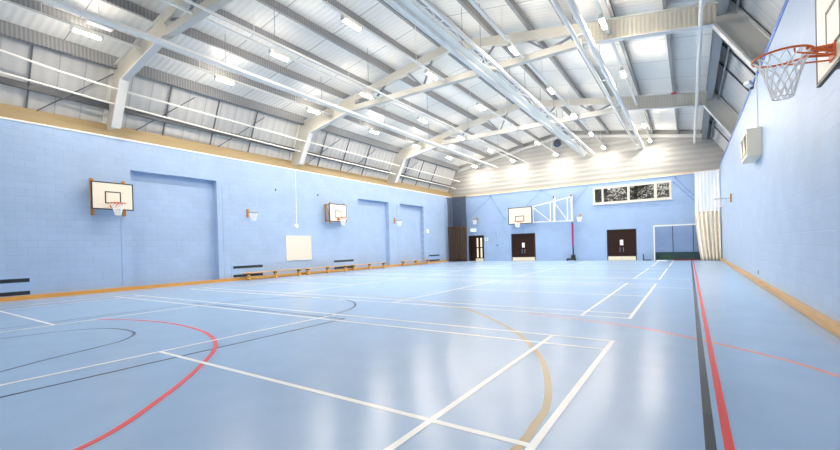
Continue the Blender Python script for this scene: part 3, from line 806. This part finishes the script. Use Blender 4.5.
# tree outside
T = thing('tree', 'dark leafy tree seen through the high far window', 'tree', (-2.3, 30.5, 0))
q = MB(); q.tube([(-2.3, 30.5, 0), (-2.25, 30.5, 2.5), (-2.4, 30.6, 4.6), (-2.2, 30.4, 7.5)], [.22, .18, .13, .05], 10)
for k in range(16):
    a = random.uniform(0, 6.28); z = random.uniform(3, 6); l = random.uniform(1.2, 3.0)
    q.tube([(-2.35, 30.5, z), (-2.35+math.cos(a)*l*.5, 30.5+math.sin(a)*.5, z+.4), (-2.35+math.cos(a)*l, 30.5+math.sin(a)*.9, z+random.uniform(.2, 1.2))], [.07, .05, .02], 6)
obj('trunk', q, 'bark', T)
q = MB()
cl = [(random.uniform(-7, 2.2), random.uniform(29.6, 31.6), random.uniform(3.6, 8.2)) for _ in range(260)]
for c in cl:
    for _ in range(40):
        p = Vector(c)+Vector((random.gauss(0, .33), random.gauss(0, .3), random.gauss(0, .28)))
        u = Vector((random.gauss(0,1), random.gauss(0,1), random.gauss(0,1))).normalized()
        w_ = u.cross(Vector((random.gauss(0,1), random.gauss(0,1), random.gauss(0,1)))).normalized()
        s = random.uniform(.07, .13)
        q.add([p-u*s, p+w_*s*.5, p+u*s, p-w_*s*.5], [(0,1,2,3)])
obj('foliage', q, 'leaf', T)

# curtains
def pleats(x0, x1, xb0, xb1, y, z0, z1, n, amp, seed, rows=14):
    rnd = random.Random(seed); N = n*8; q = MB(); vs = []
    ph = [rnd.uniform(-.6, .6) for _ in range(n+2)]; am = [rnd.uniform(.6, 1.3) for _ in range(n+2)]
    for j in range(rows+1):
        t = j/rows; z = z1+(z0-z1)*t
        e = t*t*(3-2*t) if t < 1 else 1
        for i in range(N+1):
            s = i/N; k = int(s*n)
            xa = x0+(x1-x0)*s; xb = xb0+(xb1-xb0)*s
            x = xa+(xb-xa)*(t**1.5)
            yy = y+amp*am[k]*math.sin(2*math.pi*s*n+ph[0]*t*2)*(.65+.35*t)+.02*math.sin(9*s+4*t)
            vs.append((x, yy, z))
    fs = [(j*(N+1)+i, j*(N+1)+i+1, (j+1)*(N+1)+i+1, (j+1)*(N+1)+i) for j in range(rows) for i in range(N)]
    q.add(vs, fs, 0, True); return q
T = thing('division_curtain', 'cream canvas curtain with white netting above, bunched in the right far corner', 'curtain', (1.7, 26.15, 0), 'division curtains')
c = obj('canvas', pleats(1.08, 2.27, 1.32, 2.27, 26.15, .02, 2.82, 6, .15, 3), 'curtain_cream', T, solid=.012)
c = obj('netting', pleats(1.10, 2.27, 1.08, 2.27, 26.15, 2.82, 5.12, 7, .022, 4), 'net_white', T)
q = MB(); q.tube([(1.02, 26.15, 5.13), (2.3, 26.15, 5.13)], .02, 8); obj('rail', q, 'white_steel', T)
T = thing('division_curtain', 'dark brown curtain with black netting above, bunched in the left far corner', 'curtain', (-14.5, 25.8, 0), 'division curtains')
obj('canvas', pleats(-15.27, -13.55, -15.27, -13.6, 25.8, .02, 2.76, 8, .13, 5), 'curtain_dark', T, solid=.012)
obj('netting', pleats(-15.27, -13.6, -15.27, -13.58, 25.8, 2.76, 5.06, 8, .1, 6), 'net_black', T)
q = MB(); q.tube([(-15.36, 25.8, 5.08), (-13.5, 25.8, 5.08)], .02, 8); obj('rail', q, 'dark_steel', T)

# goal
T = thing('hockey_goal', 'white framed goal with green boards standing left of the cream curtain', 'goal', (.3, 26.6, 0))
gx0, gx1, gy, gb = -1.02, 1.9, 26.4, 26.84
q = MB()
q.box(gx0-.035, gx0+.035, gy-.035, gy+.035, .02, 2.16); q.box(gx1-.035, gx1+.035, gy-.035, gy+.035, .02, 2.16); q.box(gx0, gx1, gy-.035, gy+.035, 2.09, 2.16); obj('front_frame', q, 'white_steel', T)
q = MB(); 
for x in (gx0, -.05, .98, gx1): q.tube([(x, gy, 2.1), (x, gy+.12, 1.9), (x, gb, .05)], .022, 8)
q.tube([(gx0, gb, .05), (gx1, gb, .05)], .025, 8); obj('rear_frame', q, 'dark_steel', T)
q = MB(); q.box(gx0+.05, gx1-.05, gb-.03, gb, .02, .5); q.box(gx0, gx0+.03, gy+.04, gb, .02, .5); q.box(gx1-.03, gx1, gy+.04, gb, .02, .5); obj('kickboard', q, 'green', T)
q = MB(); q.box(gx0+1.0, gx1, gy-.05, gy+.05, .0, .09); obj('base_bar', q, 'maroon', T)
q = MB(); vs = []; fs = []
NX, NZ = 20, 10
for j in range(NZ+1):
    for i in range(NX+1):
        s = i/NX; t_ = j/NZ
        vs.append((gx0+.03+(gx1-gx0-.06)*s, gy+.06+(gb-gy-.1)*t_**.8+.05*math.sin(s*7)*t_, 2.07-1.98*t_))
for j in range(NZ):
    for i in range(NX): fs.append((j*(NX+1)+i, j*(NX+1)+i+1, (j+1)*(NX+1)+i+1, (j+1)*(NX+1)+i))
q.add(vs, fs, 0, True); obj('net', q, 'goal_net', T)
T = thing('floor_bracket', 'small black bracket on the floor left of the goal', 'bracket', (-1.5, 26.5, 0))
q = MB(); q.box(-1.66, -1.2, 26.4, 26.5, 0, .06); obj('foot', q, 'black', T)
q = MB(); q.box(-1.66, -1.6, 26.4, 26.5, .06, .4); obj('upright', q, 'black', T)
q = MB(); q.box(-.85, -.3, 25.3, 25.55, 0, .06)
tag(obj('base_plate', q, 'paper', None, (-.5, 25.4, 0), bevel=.01), 'flat white plate on the floor in front of the goal', 'plate')
# post
T = thing('badminton_post', 'navy and magenta net post on a wheeled base by the far wall', 'net post', (-5.84, 26.5, 0))
q = MB(); q.tube([(-5.84, 26.5, .1), (-5.87, 26.5, 2.62)], .05, 10); obj('pole', q, 'navy', T)
q = MB(); q.box(-5.90, -5.78, 26.42, 26.46, 1.05, 2.5); s_ = obj('pad', q, 'magenta', T); s_['label'] = 'magenta strip on the pole'
q = MB(); q.box(-6.25, -5.72, 26.35, 26.65, .05, .17); q.box(-5.98, -5.72, 26.4, 26.6, .17, .4); obj('base', q, 'black', T, bevel=.02)
for x in (-6.2, -5.72):
    q = MB(); q.tube([(x, 26.33, .08), (x, 26.38, .08)], .08, 12); obj('wheel', q, 'black', T)

# ------------------------------------------------------------------ right wall fittings
T = thing('wall_heater', 'cream wall heater with open louvred end high on the right wall', 'heater', (XR, 10.9, 3.3))
hy0, hy1, hz0, hz1, hx = 10.65, 11.9, 3.26, 3.95, XR-.3
q = MB(); q.box(hx, XR, hy0, hy1, hz0, hz1); obj('casing', q, 'heater', T, bevel=.012)
q = MB()
for a in (.12, .70): q.box(hx-.006, hx+.002, hy0+a, hy0+a+.46, hz0+.1, hz1-.1)
obj('louvre_opening', q, 'black', T)
q = MB()
for a in (.12, .70):
    q.prism([(hy0+a, hz0+.1), (hy0+a+.46, hz0+.1), (hy0+a+.46, hz1-.1)], 'X', hx-.02, hx-.006)
obj('louvre', q, 'heater', T)
q = MB(); q.box(XR-.03, XR, 11.2, 11.25, hz1, 5.44); obj('conduit', q, 'plastic', T)
T = thing('flood_sensor', 'small white sensor lamp on the top edge of the right wall above the heater', 'sensor', (XR-.1, 12.0, 5.4))
q = MB(); q.box(XR-.08, XR, 11.95, 12.05, 5.3, 5.4); obj('bracket', q, 'dark_steel', T)
q = MB(); q.bar((XR-.06, 11.95, 5.38), (XR-.17, 11.8, 5.45), .15, .12); obj('head', q, 'plastic', T, bevel=.02)
q = MB(); q.box(XR-.012, XR, 11.74, 11.82, .24, .34)
tag(obj('wall_socket', q, 'grey_steel', None, (XR, 11.78, .3)), 'small grey blank plate low on the right wall above the skirting', 'plate')
q = MB(); q.box(.24, .44, 18.5, 18.58, roofz(.33)-.06, roofz(.33)-.0)
tag(obj('marker_tag', q, 'red_tag', None, (.33, 18.55, roofz(.33)-.05)), 'small red tag where the last right purlin meets the farthest frame', 'tag')

# ------------------------------------------------------------------ world and colour
w = bpy.data.worlds.new('world'); S.world = w; w.use_nodes = True
bg = w.node_tree.nodes['Background']; bg.inputs[0].default_value = (1, .985, .96, 1); bg.inputs[1].default_value = .7
vs = S.view_settings
S.display_settings.display_device = 'sRGB'
vs.view_transform = 'Standard'; vs.look = 'None'; vs.gamma = 1; vs.use_curve_mapping = False
vs.exposure = 0.72
S.cycles.use_denoising = True
S.cycles.max_bounces = 10; S.cycles.diffuse_bounces = 6; S.cycles.glossy_bounces = 4; S.cycles.transparent_max_bounces = 16
S.cycles.sample_clamp_indirect = 8
